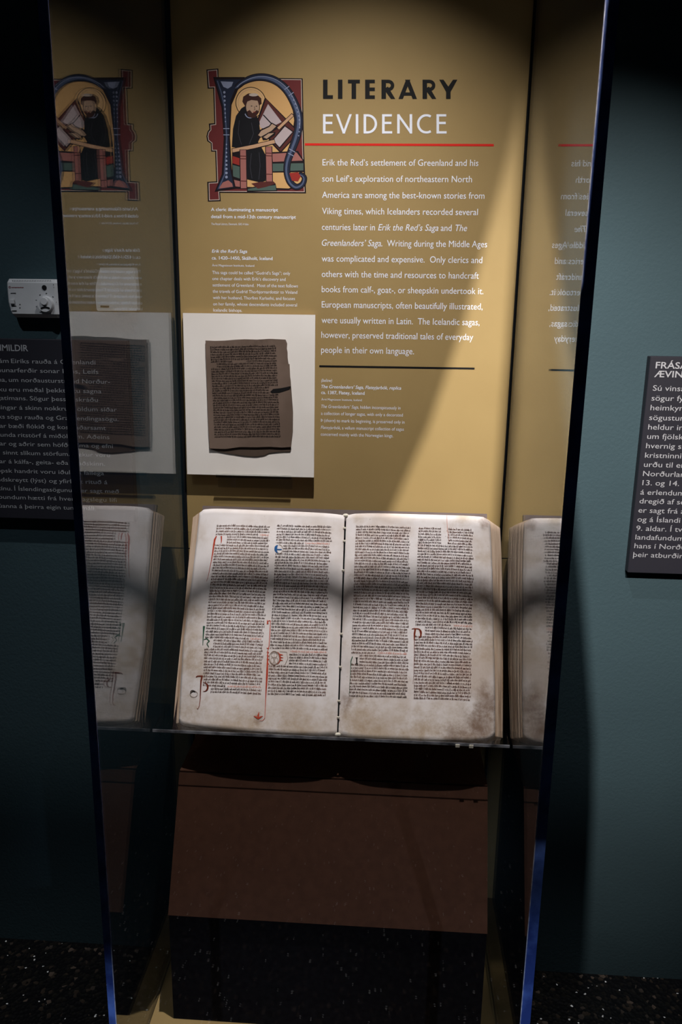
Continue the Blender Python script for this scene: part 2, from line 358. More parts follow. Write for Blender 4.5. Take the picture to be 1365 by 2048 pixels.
R_, I_ = lambda s: (s, False, 0.0), lambda s: (s, True, 0.0)
B_, BI = lambda s: (s, False, 0.014), lambda s: (s, True, 0.014)
body = [([R_('Erik the Red\u2019s settlement of Greenland and his')], 645.5, 330.5, 957.2, 332.5),
 ([R_('son Leif\u2019s exploration of northeastern North')], 644.8, 362.9, 944.4, 364.9),
 ([R_('America are among the best-known stories from')], 644.5, 395.5, 969.4, 397.9),
 ([R_('Viking times, which Icelanders recorded several')], 644.5, 428.2, 956.2, 430.3),
 ([R_('centuries later in '), I_('Erik the Red\u2019s Saga'), R_(' and '), I_('The')], 644.1, 460.3, 934.6, 461.9),
 ([I_('Greenlanders\u2019 Saga'), R_('.  Writing during the Middle Ages')], 644.1, 491.9, 974.7, 494.3),
 ([R_('was complicated and expensive.  Only clerics and')], 643.8, 523.3, 965, 526),
 ([R_('others with the time and resources to handcraft')], 643.8, 554.3, 958.2, 557.3),
 ([R_('books from calf-, goat-, or sheepskin undertook it.')], 643.8, 584.4, 967.3, 588.4),
 ([R_('European manuscripts, often beautifully illustrated,')], 643.8, 615, 965.6, 619.4),
 ([R_('were usually written in Latin.  The Icelandic sagas,')], 643.5, 646.4, 959.6, 650.4),
 ([R_('however, preserved traditional tales of everyday')], 643.1, 676, 946.8, 680),
 ([R_('people in their own language.')], 642.8, 705.7, 828.5, 708.4)]
tm = TextMesh()
for p, a, b, c, d in body: line(tm, p, a, b, c, d, 12.6, YT)
tm.build('body_text', MT['white'], panel)
tm = TextMesh()
for p, a, b, c, d, h in [
 ([B_('A cleric illuminating a manuscript')], 422.2, 422, 556.5, 423.1, 6.6),
 ([B_('detail from a mid-13th century manuscript')], 422.4, 436.3, 592.1, 437.4, 6.6),
 ([R_('The Royal Library, Denmark, GKS 4 folio')], 422.9, 449.9, 497.6, 450.6, 4.2)]:
    line(tm, p, a, b, c, d, h, YT)
tm.build('caption_text', MT['white'], panel)
tm = TextMesh()
for p, a, b, c, d, h in [
 ([BI('Erik the Red\u2019s Saga')], 424, 505.3, 494.8, 505.8, 6.3),
 ([B_('ca. 1420\u20131450, Sk\u00e1lholt, Iceland')], 424, 519.4, 545.6, 519.8, 6.5),
 ([R_('\u00c1rni Magn\u00fasson Institute, Iceland')], 424.5, 533, 508.8, 533.4, 4.3),
 ([R_('This saga could be called \u201cGudrid\u2019s Saga\u201d; only')], 424.9, 548, 580.8, 549.8, 6.3),
 ([R_('one chapter deals with Erik\u2019s discovery and')], 425, 560.4, 571.6, 561.6, 6.3),
 ([R_('settlement of Greenland.  Most of the text follows')], 425.6, 573.3, 596.3, 574.8, 6.3),
 ([R_('the travels of Gudrid Thorbjornardottir to Vinland')], 425.9, 586, 594.9, 587.3, 6.3),
 ([R_('with her husband, Thorfinn Karlsefni, and focuses')], 426.3, 598.6, 590.4, 599.8, 6.3),
 ([R_('on her family, whose descendants included several')], 426.8, 611.3, 594.4, 612.6, 6.3),
 ([R_('Icelandic bishops.')], 427, 623.2, 484.7, 623.8, 6.3)]:
    line(tm, p, a, b, c, d, h, YT)
tm.build('saga_caption_text', MT['white'], panel)
tm = TextMesh()
for p, a, b, c, d, h in [
 ([I_('(below)')], 643.1, 763.7, 664.7, 764, 6.3),
 ([BI('The Greenlanders\u2019 Saga, Flateyjarb\u00f3k, replica')], 642.8, 776.5, 802.9, 779, 6.4),
 ([B_('ca. 1387, Flatey, Iceland')], 642.8, 788, 729.7, 789.6, 6.4),
 ([R_('\u00c1rni Magn\u00fasson Institute, Iceland')], 643.1, 801, 724, 802.2, 4.4),
 ([I_('The Greenlanders\u2019 Saga'), R_(', hidden inconspicuously in')], 642.8, 816.2, 801.5, 818.6, 6.3),
 ([R_('a collection of longer sagas, with only a decorated')], 642.5, 830.4, 806.2, 832.4, 6.3),
 ([R_('\u00de ('), I_('thorn'), R_(') to mark its beginning, is preserved only in')], 642.5, 844.2, 809.6, 846.9, 6.3),
 ([I_('Flateyjarb\u00f3k'), R_(', a vellum manuscript collection of sagas')], 642.1, 858.7, 808.3, 860.7, 6.3),
 ([R_('concerned mainly with the Norwegian kings.')], 642.1, 871.8, 787, 874.2, 6.3)]:
    line(tm, p, a, b, c, d, h, YT)
tm.build('replica_caption_text', MT['white'], panel)

# ---- painted initial (generic): flat printed shapes stacked a fraction of a millimetre apart
def c1(x, y): return (380+x*0.21978, 100+y*0.21978)
art_mats = {k: simple('print_'+k, srgb(*v), 0.6, 0.2) for k, v in dict(
    outline=(30, 18, 22), red=(112, 46, 46), cream=(206, 186, 172), gold=(222, 172, 112), tan=(230, 184, 128), navy=(36, 42, 62), blue=(86, 96, 124),
    paleblue=(150, 156, 182), robe=(22, 21, 25), skin=(190, 156, 130), hair=(66, 36, 30), pink=(170, 108, 100), wood=(92, 44, 40),
    page=(196, 176, 176), green=(82, 100, 92), brightred=(160, 50, 42), beam=(206, 160, 124), grey=(58, 56, 64)).items()}
art = {}                                   # colour -> (verts, faces)
layer = [0]
def poly(col, pts):
    layer[0] += 1; Y = -0.0001-layer[0]*0.000004
    v, f = art.setdefault(col, ([], [])); k = len(v)
    v += [hitY(*c1(*p), Y) for p in pts]; f.append(list(range(k, k+len(pts))))
def rib(col, pts, w, closed=False):
    layer[0] += 1; Y = -0.0001-layer[0]*0.000004
    v, f = art.setdefault(col, ([], []))
    for q in stroke_quads([Vector(p) for p in pts], w, closed):
        k = len(v); v += [hitY(*c1(p.x, p.y), Y) for p in q]; f.append([k, k+1, k+2, k+3])
def smooth(pts, ws, k=4):
    o = []; w2 = []
    for i in range(len(pts)-1):
        p0, p1, p2, p3 = (Vector(pts[max(0, min(len(pts)-1, j))]) for j in (i-1, i, i+1, i+2))
        for j in range(k):
            t = j/k; q = 0.5*((2*p1)+(p2-p0)*t+(2*p0-5*p1+4*p2-p3)*t*t+(3*p1-p0-3*p2+p3)*t**3)
            o.append((q.x, q.y)); w2.append(lerp(ws[i], ws[i+1], t))
    o.append(pts[-1]); w2.append(ws[-1]); return o, w2
def disc(col, cx, cy, rx, ry, n=28): poly(col, arc(cx, cy, rx, ry, 0, 360*(n-1)/n, n-1))
frame = [(150,178),(260,168),(262,248),(1028,258),(1034,560),(1040,900),(1058,1305),(276,1300),(282,1376),(164,1380),(158,1200),(240,1195),(230,925),(194,925),(190,850),(158,830),(150,785),(162,740),(178,720),(172,670),(222,665),(212,350),(162,352)]
inner = [(165,190),(246,182),(250,262),(1014,270),(1020,560),(1026,900),(1042,1290),(262,1286),(268,1362),(178,1366),(174,1213),(254,1208),(244,912),(206,912),(202,845),(172,822),(165,785),(174,748),(192,728),(190,684),(236,678),(226,336),(176,338)]
poly('outline', frame); poly('red', inner); rib('cream', inner, 6, True)
arch = [(372,1240),(362,760),(380,500),(440,360),(540,285),(660,262),(780,290),(870,370),(930,500),(950,640),(930,780),(900,900),(1030,1010),(1040,1200),(900,1260)]
poly('outline', [(360,1262),(350,760),(368,490),(430,345),(535,270),(660,246),(790,275),(882,358),(944,490),(964,640),(944,790),(915,900),(1040,1010),(1046,1210),(900,1275)])
poly('gold', arch)
disc('outline', 555, 478, 140, 142); disc('tan', 555, 478, 133, 135); rib('beam', arc(555, 478, 116, 118, 0, 350, 30), 5)
# sloping desk with two sheets
poly('outline', [(684,430),(1000,748),(826,940),(740,850),(610,640)]); poly('wood', [(692,446),(986,750),(828,922),(755,846),(626,640)])
poly('page', [(712,492),(836,655),(700,724),(640,706),(634,652)]); poly('outline', [(862,682),(948,744),(818,900),(746,826)]); poly('page', [(866,696),(934,746),(816,884),(758,822)])
# bench and cushions
poly('outline', [(740,930),(985,918),(1042,1012),(1042,1112),(745,1116)]); poly('pink', [(748,944),(972,932),(1028,1006),(756,1018)]); poly('green', [(754,1034),(1034,1030),(1034,1096),(756,1104)])
poly('outline', [(384,930),(470,930),(470,1255),(384,1255)]); poly('brightred', [(390,965),(452,985),(452,1050),(388,1030)]); poly('green', [(390,1045),(455,1062),(455,1170),(394,1150)]); poly('pink', [(398,1180),(460,1195),(462,1246),(408,1240)])
# seated writer in a dark hooded robe
poly('robe', [(382,884),(392,720),(420,600),(470,530),(510,505),(590,560),(628,640),(640,740),(622,840),(650,880),(692,960),(690,1192),(640,1206),(522,1178),(512,900)])
rib('grey', [(450,640),(440,760),(470,860)], 5); rib('grey', [(560,660),(580,760),(540,860)], 5); rib('grey', [(560,940),(548,1060),(566,1170)], 5); rib('grey', [(630,930),(640,1050),(628,1180)], 5)
rib('paleblue', arc(548, 560, 48, 58, 20, 160, 14), 8)
disc('outline', 572, 520, 66, 88); disc('skin', 572, 518, 60, 82); poly('hair', [(520,560),(545,545),(570,575),(612,545),(625,560),(600,612),(560,618),(530,600)])
poly('hair', [(478,470),(486,425),(530,396),(600,394),(650,440),(654,490),(630,505),(618,462),(560,455),(520,470),(508,520)]); disc('cream', 580, 408, 42, 14)
disc('robe', 562, 510, 8, 4, 12); disc('robe', 606, 512, 8, 4, 12); rib('hair', [(586,512),(594,542),(582,546)], 4); rib('brightred', [(574,564),(598,564)], 5)
poly('outline', [(608,775),(640,725),(720,690),(745,660),(800,690),(800,715),(750,745),(640,800),(620,838)]); poly('skin', [(622,775),(650,735),(724,700),(748,672),(786,694),(744,735),(646,790)])
poly('outline', [(655,795),(710,752),(780,745),(775,775),(700,820),(665,822)]); poly('skin', [(668,794),(716,760),(768,755),(700,808)])
rib('robe', [(668,590),(745,672)], 10); rib('outline', [(800,720),(940,585)], 34); rib('beam', [(804,716),(936,590)], 24)
# chair frame
rib('outline', [(384,918),(580,880),(776,832)], 46); rib('beam', [(388,916),(580,878),(772,832)], 32)
for x, y0, y1 in ((484, 905, 1262), (718, 878, 1200)):
    rib('outline', [(x, y0), (x+6, y1)], 66); rib('pink', [(x, y0+4), (x+6, y1-4)], 52)
    for yy in (y0+60, y0+84, y1-70): rib('wood', [(x-26, yy), (x+32, yy+2)], 8)
poly('outline', [(520,1262),(600,1240),(780,1214),(796,1284),(520,1290)]); poly('green', [(528,1264),(604,1250),(780,1230),(786,1276),(528,1280)])
poly('wood', [(560,1215),(640,1200),(760,1195),(780,1215),(700,1245),(620,1262)])
# blue letter shape: flaring upright, arch and curled tail
poly('outline', [(212,246),(500,246),(440,335),(382,460),(366,800),(384,1100),(420,1262),(226,1290),(290,1130),(308,800),(288,520),(250,380)])
poly('navy', [(232,268),(470,268),(420,335),(368,460),(352,800),(370,1100),(402,1246),(244,1272),(304,1130),(322,800),(302,520),(266,380)])
poly('paleblue', [(280,285),(395,290),(380,330),(345,352),(305,335)]); poly('pink', [(262,1262),(300,1205),(350,1185),(385,1215),(392,1244)])
rib('blue', [(250,280),(284,380),(318,520),(336,800),(318,1130),(262,1262)], 9)
arcpts = [(420,345),(470,300),(560,258),(650,246),(740,262),(820,305),(890,375),(950,480),(988,590),(992,690),(968,800),(928,910),(892,1010),(884,1110),(912,1200),(968,1246),(1024,1222),(1044,1165),(1012,1132),(980,1150)]
ws = [20,30,42,48,50,50,52,54,56,56,54,50,44,40,40,38,32,26,20,14]
arcpts, ws = smooth(arcpts, ws)
rib('outline', arcpts, [w+22 for w in ws]); rib('navy', arcpts, [w+6 for w in ws]); rib('blue', [(x-5, y+4) for x, y in arcpts], [w*0.42 for w in ws]); rib('paleblue', [(x+10, y-6) for x, y in arcpts[:38]], 6)
poly('brightred', [(905,1120),(985,1112),(1010,1150),(985,1195),(930,1190)])
for i in range(8): disc('paleblue', 314+i*1.5, 385+i*38, 11-i*0.8, 12-i*0.8, 10)
for i in range(9): disc('paleblue', 333, 860+i*37, 6+i*0.8, 7+i*0.8, 10)
for i in range(11):
    t = i/10; disc('paleblue', 930+62*math.sin(t*2.2)+10*t, 420+t*360, 6, 6, 8)
for y in (715, 772): rib('paleblue', [(304, y), (360, y)], 7)
for (ax, ay, bx, by) in ((862,360,905,330),(900,418,945,385),(905,900,960,930),(895,938,945,965)): rib('paleblue', [(ax, ay), (bx, by)], 7)
vv = []; ff = []; mi = []; keys = list(art)
for ci, k in enumerate(keys):
    v, f = art[k]; n = len(vv); vv += v; ff += [[i+n for i in q] for q in f]; mi += [ci]*len(f)
o = obj('illuminated_initial', vv, ff, [art_mats[k] for k in keys], panel)
for p, m in zip(o.data.polygons, mi): p.material_index = m

# ------------------------------------------------------------------ white mount with the dark saga leaf
def pen_mesh(): return [[], []]
NIB = (0.15, 0.10)
GL = {
 'i': ([[(0,1),(0,.1),(.18,0)]], .5), 'n': ([[(0,1),(0,0)],[(0,.8),(.45,1),(.5,.1),(.68,0)]], .95), 'm': ([[(0,1),(0,0)],[(0,.8),(.42,1),(.45,0)],[(.45,.8),(.88,1),(.9,.1),(1.08,0)]], 1.35),
 'u': ([[(0,1),(0,.12),(.4,0),(.5,.2)],[(.5,1),(.5,.1),(.68,0)]], .95), 'a': ([[(.1,.9),(.42,1),(.45,0)],[(.45,.55),(.05,.4),(.05,.1),(.45,.05)]], .8),
 'o': ([[(.2,1),(0,.6),(.05,.15),(.28,0),(.5,.4),(.42,.85),(.2,1)]], .8), 'e': ([[(.45,.55),(.05,.5),(.05,.2),(.3,0),(.5,.15)],[(.05,.5),(.25,1),(.45,.8),(.45,.55)]], .75),
 'r': ([[(0,1),(0,0)],[(0,.75),(.3,1),(.48,.85)]], .65), 't': ([[(.1,1.15),(.1,.12),(.35,0),(.45,.1)],[(-.1,.95),(.4,.95)]], .62), 'l': ([[(0,1.9),(0,.1),(.2,0)]], .5),
 'h': ([[(0,1.9),(0,0)],[(0,.8),(.4,1),(.5,.5),(.35,-.35)]], .9), 'b': ([[(0,1.9),(0,.1),(.3,0),(.5,.4),(.4,.9),(0,.8)]], .85), 'd': ([[(-.1,1.8),(.5,.7),(.45,.1),(.2,0),(0,.4),(.15,.9),(.45,.85)]], .85),
 'f': ([[(.4,1.7),(.1,1.6),(.08,-.6)],[(-.1,.95),(.4,.95)]], .6), 's': ([[(.45,1.75),(.1,1.6),(.08,0)]], .55), 'p': ([[(0,1),(0,-.75)],[(0,.85),(.4,1),(.5,.4),(.3,0),(0,.1)]], .85),
 'y': ([[(0,1),(.25,.1)],[(.55,1.1),(.2,-.5),(-.1,-.65)]], .8), 'g': ([[(.45,.9),(.1,1),(0,.5),(.4,.3),(.45,.9),(.5,-.4),(.1,-.6)]], .8), 'k': ([[(0,1.9),(0,0)],[(.45,1),(.02,.5),(.5,0)]], .8),
 'q': ([[(0,1.9),(0,-.8)],[(0,.9),(.4,1),(.5,.5),(.3,0),(0,.1)]], .85), 'v': ([[(0,1.1),(.2,0),(.5,.9),(.3,1)]], .8)}
LETTERS = 'iiinnnmuuaaaaooeeeeerrrrtttlllhhbdddfffssspygkqqvv'
def write_line(dst, fmap, u0, u1, v, xh, rng, dens=1.0, gaps=()):
    # fmap(u, v) -> point on the leaf; u and v in metres on the leaf
    u = u0; vs, fs = dst
    aw = xh*0.78
    while u < u1-aw*1.2:
        nl = rng.choice((1, 2, 2, 3, 3, 4, 5, 5, 6, 7, 8)); u_start = u
        for _ in range(nl):
            st, adv = GL[rng.choice(LETTERS)]
            if u+adv*aw > u1: break
            if not any(a <= u <= b for a, b in gaps):
                jit = rng.uniform(-.06, .06)*xh; sc = rng.uniform(.92, 1.08)
                for pl in st:
                    for (ax, ay), (bx, by) in zip(pl, pl[1:]):
                        k = len(vs)
                        A = (u+ax*aw, v+jit+ay*xh*sc); B = (u+bx*aw, v+jit+by*xh*sc); nx, ny = NIB[0]*xh*dens, NIB[1]*xh*dens
                        vs += [fmap(A[0]-nx, A[1]-ny), fmap(A[0]+nx, A[1]+ny), fmap(B[0]+nx, B[1]+ny), fmap(B[0]-nx, B[1]-ny)]
                        fs.append([k, k+1, k+2, k+3])
            u += adv*aw
        if rng.random() < .33 and not any(a <= u <= b for a, b in gaps):
            k = len(vs); c = (u_start+u)/2; vv_ = v+1.5*xh
            vs += [fmap(c-.4*xh, vv_), fmap(c+.4*xh, vv_+.1*xh), fmap(c+.4*xh, vv_+.32*xh), fmap(c-.4*xh, vv_+.2*xh)]; fs.append([k, k+1, k+2, k+3])
        u += aw*0.62

BT, BB = -0.0085, -0.0185                  # the card leans: top nearer the panel than the bottom
def boardY(x, y, off=0.0):
    # point on the leaning face of the card (plane through its top and bottom lines), off = towards the viewer
    zt = hitY(500, 628, BT).z; zb = hitY(500, 951, BB).z
    N = Vector((0, -(zt-zb), (BT-BB))).normalized()
    O = Vector((0, BT, zt))+N*off
    return hitP(x, y, O, N)
BN = Vector((0, -(hitY(500, 628, BT).z-hitY(500, 951, BB).z), BT-BB)).normalized()
cpts = [boardY(*p) for p in ((364.6, 628), (629.5, 627.5), (629.8, 953), (376, 950.3))]
cx0 = (cpts[0].x+cpts[3].x)/2; cx1 = (cpts[1].x+cpts[2].x)/2
cz1 = (cpts[0].z+cpts[1].z)/2; cz0 = (cpts[2].z+cpts[3].z)/2
card = prism('mount_card', [Vector((cx0, BT, cz1)), Vector((cx1, BT, cz1)), Vector((cx1, BB, cz0)), Vector((cx0, BB, cz0))], -BN*0.004, MT['board'])
card['label'] = 'white mount card behind the dark manuscript leaf on the ochre panel'; card['category'] = 'mount'
def c5(x, y): return (340+x*0.24908, 600+y*0.24908)
leaf = thing('manuscript_leaf', 'dark brown single manuscript leaf with a torn slit on the white card', 'manuscript', boardY(490, 890))
front = [(287,325),(360,328),(440,326),(520,319),(600,315),(700,318),(800,312),(880,315),(930,318),(943,350),(940,390),(946,420),(947,512),(962,515),(966,600),(970,690),(962,694),(900,706),(830,716),(806,738),(820,748),(890,742),(962,722),(972,726),(980,820),(988,900),(986,1000),(985,1060),(978,1120),(975,1180),(900,1184),(800,1178),(700,1182),(560,1180),(450,1196),(320,1192),(312,1050),(306,900),(298,650),(290,450)]
back = [(300,340),(930,340),(970,640),(990,900),(988,1060),(970,1214),(900,1216),(800,1226),(760,1246),(690,1256),(600,1250),(480,1232),(390,1216),(322,1196)]
prism('back_leaf', [boardY(*c5(*p), 0.0005) for p in back], BN*0.0012, MT['saga2'], leaf)
prism('front_leaf', [boardY(*c5(*p), 0.0030) for p in front], BN*0.0012, MT['saga'], leaf)
prism('slit', [boardY(*c5(*p), 0.00440) for p in ((806,738),(830,714),(900,708),(962,693),(962,716),(920,732),(880,744),(820,748))], BN*0.0002, MT['blackink'], leaf)
rng = random.Random(3); dst = pen_mesh()
NR = 38
for i in range(NR):
    t = i/(NR-1); yy = 380+t*718
    xa = 325+35*t; xb = 856+36*t
    A = boardY(*c5(xa, yy+6), 0.0045); B = boardY(*c5(xb, yy-6+8*t), 0.0045); dirv = (B-A); Ln = dirv.length; dirv.normalize(); upb = dirv.cross(BN)*-1
    if upb.z < 0: upb = -upb
    gaps = [(0.045, 0.075)] if i == 6 else ([(0.0, 0.012)] if i in (7, 8) else ([(Ln*0.86, Ln)] if i in (17, 18, 19) else []))
    write_line(dst, lambda u, v: A+dirv*u+upb*(v+0.0004*math.sin(u*90+i)), 0.0, Ln, 0.0, 0.0021, rng, 1.0, gaps)
obj('leaf_writing', dst[0], dst[1], MT['inkdark'], leaf)
# clear bracket under the card
bx0 = hitY(432.5, 955, -0.02).x; bx1 = hitY(583, 957, -0.02).x; bz = cz0-0.0008
br = thing('card_bracket', 'small clear acrylic bracket holding up the white mount card', 'bracket', ((bx0+bx1)/2, 0, bz))
box('bracket_ledge', bx0, bx1, -0.0206, -0.0008, bz-0.004, bz, acrylic('smoky_acrylic', (0.72, 0.72, 0.70, 1)), br)
box('bracket_lip', bx0, bx1, -0.0228, -0.0208, bz-0.004, bz+0.0035, MT['acrylic2'], br)
box('lip_edge', bx0, bx1, -0.0228, -0.0208, bz+0.0036, bz+0.0042, noisy('bracket_cut_edge', (0.22, 0.20, 0.16, 1), (0.6, 0.58, 0.5, 1), 60, 0.3, 0.5), br)
box('bracket_back', bx0, bx1, -0.0016, -0.0008, bz-0.030, bz-0.0042, MT['acrylic2'], br)

# ------------------------------------------------------------------ open manuscript book
def bp(x, y, n=0.0):
    p = hitP(x, y, BO+BNn*n, BNn); return (p.x, (p-BO).dot(BV))
def bpn(x, y, extra=0.0):
    n = 0.0
    for _ in range(5): X, v = bp(x, y, n); n = page_n(X, v)+extra
    return (X, v)
def bw(X, v, n): return BO+Vector((X, 0, 0))+BV*v+BNn*n
def poly_at(pl, s):
    # polyline by fraction of its x-run
    L = [0.0]
    for a, b in zip(pl, pl[1:]): L.append(L[-1]+math.hypot(b[0]-a[0], b[1]-a[1]))
    t = s*L[-1]
    for i in range(len(pl)-1):
        if t <= L[i+1] or i == len(pl)-2:
            f = (t-L[i])/max(L[i+1]-L[i], 1e-9); return (lerp(pl[i][0], pl[i+1][0], f), lerp(pl[i][1], pl[i+1][1], f))
GT, GB = bp(691.5, 1031), bp(676, 1470)
def gutter_x(v): return lerp(GB[0], GT[0], (v-GB[1])/(GT[1]-GB[1]))
def page_n(X, v):
    d = abs(X-gutter_x(v)); w = 0.315
    e = min(max((d/w-0.70)/0.30, 0), 1.15)
    k = 0.014 if X < gutter_x(v) else 0.015
    return -k*math.exp(-d/0.020) + 0.004*math.sin(math.pi*min(d/w, 1)) - 0.020*e*e
PX = {
 'L': dict(B=[(674.3,1470),(640,1471.5),(580,1470),(500,1465),(430,1458),(385,1454),(366,1451),(357.5,1444)],
           T=[(689.8,1031),(670,1028),(600,1023.5),(530,1021),(470,1018.5),(425,1017.5),(408,1019),(399,1026)],
           E=[(357.5,1444),(360,1400),(366,1290),(375,1220),(384,1160),(392,1090),(399,1026)],
           BB=[(356,1456),(347,1447)], TT=[(404,1022),(386,1036)], E2=[(347,1447),(351,1390),(360,1300),(371,1200),(378,1120),(386,1036)]),
 'R': dict(B=[(677.3,1470),(700,1475),(740,1478.5),(800,1480.5),(870,1483.5),(940,1483.5),(975,1481),(991,1471)],
           T=[(693.2,1031),(710,1027.5),(760,1026.5),(830,1028.5),(900,1030.5),(950,1032.5),(968,1034),(981,1044)],
           E=[(991,1471),(991,1400),(989,1300),(987,1200),(984.5,1110),(981,1044)],
           E2=[(1008,1478),(1009,1355),(1008.5,1250),(1007.5,1180),(1006,1110),(1003,1052)])}
def page_grid(side, k=0.0, s0=0.0, ns=70, nt=44, extra_n=0.0):
    P = PX[side]
    B = [bpn(*p) for p in P['B']]; Tt = [bpn(*p) for p in P['T']]; E = [bpn(*p) for p in P['E']]; E2 = [bpn(*p, -0.016) for p in P['E2']]
    rows = []
    for j in range(nt+1):
        t = j/nt; row = []
        e1 = poly_at(E, t); e2 = poly_at(E2, t); ex = lerp(e1[0], e2[0], k)
        for i in range(ns+1):
            s = s0+(1-s0)*i/ns
            ss = s if s0 > 0 else s**1.35
            b = poly_at(B, ss); tp = poly_at(Tt, ss)
            X = lerp(b[0], tp[0], t); v = lerp(b[1], tp[1], t)
            X += (ss**3)*(ex-lerp(B[-1][0], Tt[-1][0], t))
            v += k*(-0.004*(1-t)-0.004*t)*(0.3+0.7*ss)
            row.append((X, v, page_n(X, v)+extra_n))
        rows.append(row)
    return rows
def grid_mesh(rows, skirt=0.0):
    vs = []; fs = []; nt = len(rows); ns = len(rows[0])
    for r in rows: vs += [bw(*p) for p in r]
    for j in range(nt-1):
        for i in range(ns-1): a = j*ns+i; fs.append([a, a+1, a+ns+1, a+ns])
    if skirt:
        loop = [i for i in range(ns)] + [j*ns+ns-1 for j in range(1, nt)] + [(nt-1)*ns+i for i in range(ns-2, -1, -1)]
        k = len(vs); vs += [vs[i]-BNn*skirt for i in loop]
        for a in range(len(loop)-1): fs.append([loop[a], k+a, k+a+1, loop[a+1]])
    return vs, fs
book = thing('open_manuscript_book', 'large open vellum manuscript book with two columns of writing on each page', 'book', BO+Vector((0.36, 0, 0)))
lp = obj('left_page', *grid_mesh(page_grid('L'), 0.0012), MT['vellumL'], book, True)
rp = obj('right_page', *grid_mesh(page_grid('R'), 0.0012), MT['vellumR'], book, True)
for side, nl in (('L', 6), ('R', 9)):
    V = []; F = []
    for k in range(1, nl+1):
        f = (k/nl)**0.8
        r_ = random.Random(k*7+nl)
        rows = page_grid(side, min(1.0, f+r_.uniform(-.05, .05)), 0.35, 26, 40, -0.0027*k)
        v, q = grid_mesh(rows, 0.0013 if k % 2 else 0.0020); n = len(V); V += v; F += [[i+n for i in g] for g in q]
    obj('page_block', V, F, MT['vellumE'], book)
# covers, spine and sewing
def slab(name, corners, n0, n1, mat, parent):
    pts = [bw(X, v, n0) for X, v in corners]; return prism(name, pts, BNn*(n1-n0), mat, parent)
vt, vb = bp(690, 1034)[1], bp(677, 1474)[1]
slab('cover', [(0.030, vb-0.002), (0.352, vb-0.002), (0.352, vt-0.002), (0.066, vt-0.004)], -0.0400, -0.0340, MT['cover'], book)
slab('cover', [(0.366, vb-0.002), (0.677, vb-0.002), (0.677, vt-0.010), (0.366, vt-0.002)], -0.0400, -0.0340, MT['cover'], book)
slab('spine', [(0.345, vb-0.001), (0.374, vb-0.001), (0.374, vt-0.001), (0.345, vt-0.001)], -0.0335, -0.0290, MT['black'], book)
for x, y in ((689.6,1056),(689,1082),(686.8,1141),(683.3,1268),(681,1334),(678.5,1402),(677,1435)):
    X, v = bp(x, y, -0.010)
    bm = bmesh.new(); add_box(bm, -0.0030, 0.0030, -0.0012, 0.0012, -0.0022, 0.0022, 0.0008, 1)
    bmesh.ops.translate(bm, verts=bm.verts[:], vec=bw(X, v, -0.0100))
    bm_obj('sewing_thread', bm, MT['thread'], book)
for x, y in ((692, 1030.5), (675.8, 1469)):
    X, v = bp(x, y, -0.012); bm = bmesh.new()
    bmesh.ops.create_icosphere(bm, subdivisions=2, radius=0.0055, matrix=Matrix.Translation(bw(X, v, -0.013)) @ Matrix.Diagonal((1.2, 0.8, 0.7, 1)))
    bm_obj('endband', bm, MT['thread'], book, True)
# writing
def surf(off=0.0006):
    return lambda X, v: bw(X, v, page_n(X, v)+off)
SF = surf()
COLS = {
 'A': ('L', [(434,1053),(426,1130),(417.9,1197.5),(409.3,1297),(407,1361),(406,1384)], [(542.4,1055),(539,1130),(535,1199),(528.6,1301),(525.4,1369),(524.6,1388.5)], 58),
 'B': ('L', [(554.7,1053),(550,1130),(546.8,1196),(544.7,1223),(539,1320),(536,1389)], [(666.5,1056),(662,1130),(659,1198),(658,1225),(656.5,1320),(656,1392)], 58),
 'C': ('R', [(713,1054.5),(709.5,1130),(707.8,1200),(704,1290),(699,1392.5)], [(822.9,1057),(822.5,1130),(822,1197),(820,1290),(817.3,1396)], 58),
 'D': ('R', [(838,1058),(835,1130),(833,1199),(830,1300),(828.5,1397.5)], [(948.6,1062),(948.5,1130),(948,1199),(946,1300),(944.9,1401)], 58)}
RED = {}
for key, (side, Lp, Rp, nl) in COLS.items():
    rng = random.Random(ord(key)); dst = pen_mesh(); pg = lp if side == 'L' else rp
    Lq = [bpn(*p) for p in Lp]; Rq = [bpn(*p) for p in Rp]
    RUB = {'A': [(1069, .78), (1278, .74), (1371, .40)], 'B': [(1090.5, .5), (1305, .33)], 'C': [(1309, .43)], 'D': [(1255.5, .64)]}[key]
    IND = {'A': [(1073, 1090, .22), (1282, 1300, .15), (1375, 1392, .14)], 'B': [(1094, 1109, .13), (1303, 1332, .34)], 'C': [(1313, 1328, .15)], 'D': [(1259, 1277, .17)]}[key]
    rubric = {}; indent = {}; ys = [poly_at(Lp, i/(nl-1))[1] for i in range(nl)]
    for y, f_ in RUB: rubric[min(range(nl), key=lambda q: abs(ys[q]-y))] = f_
    for i, y in enumerate(ys):
        for y0, y1, f_ in IND:
            if y0 <= y <= y1: indent[i] = f_
    for i in range(nl):
        t = i/(nl-1); a = poly_at(Lq, t); b = poly_at(Rq, t)
        x0 = a[0]+indent.get(i, 0)*(b[0]-a[0]); x1 = b[0]-rng.uniform(0, 0.004); sl = (b[1]-a[1])/(b[0]-a[0]); xh = 0.0022
        xr = a[0]+rubric[i]*(b[0]-a[0]) if i in rubric else x1
        g = [(x0+0.046, x0+0.060)] if (key == 'D' and i < 6) else []
        fm = lambda X, v, a=a, sl=sl, i=i: SF(X, v+a[1]+(X-a[0])*sl+0.0004*math.sin(X*60+i*1.3))
        write_line(dst, fm, x0, xr, 0.0, xh, rng, 0.98, g)
        if i in rubric:
            rub = pen_mesh(); write_line(rub, fm, xr+0.003, x1, 0.0, xh, rng, 0.8); obj('rubric', rub[0], rub[1], MT['inkfaint'], pg)['label'] = 'faint red rubric line'
    obj('writing_column', dst[0], dst[1], MT['ink'], pg)
SD = surf(0.0009)
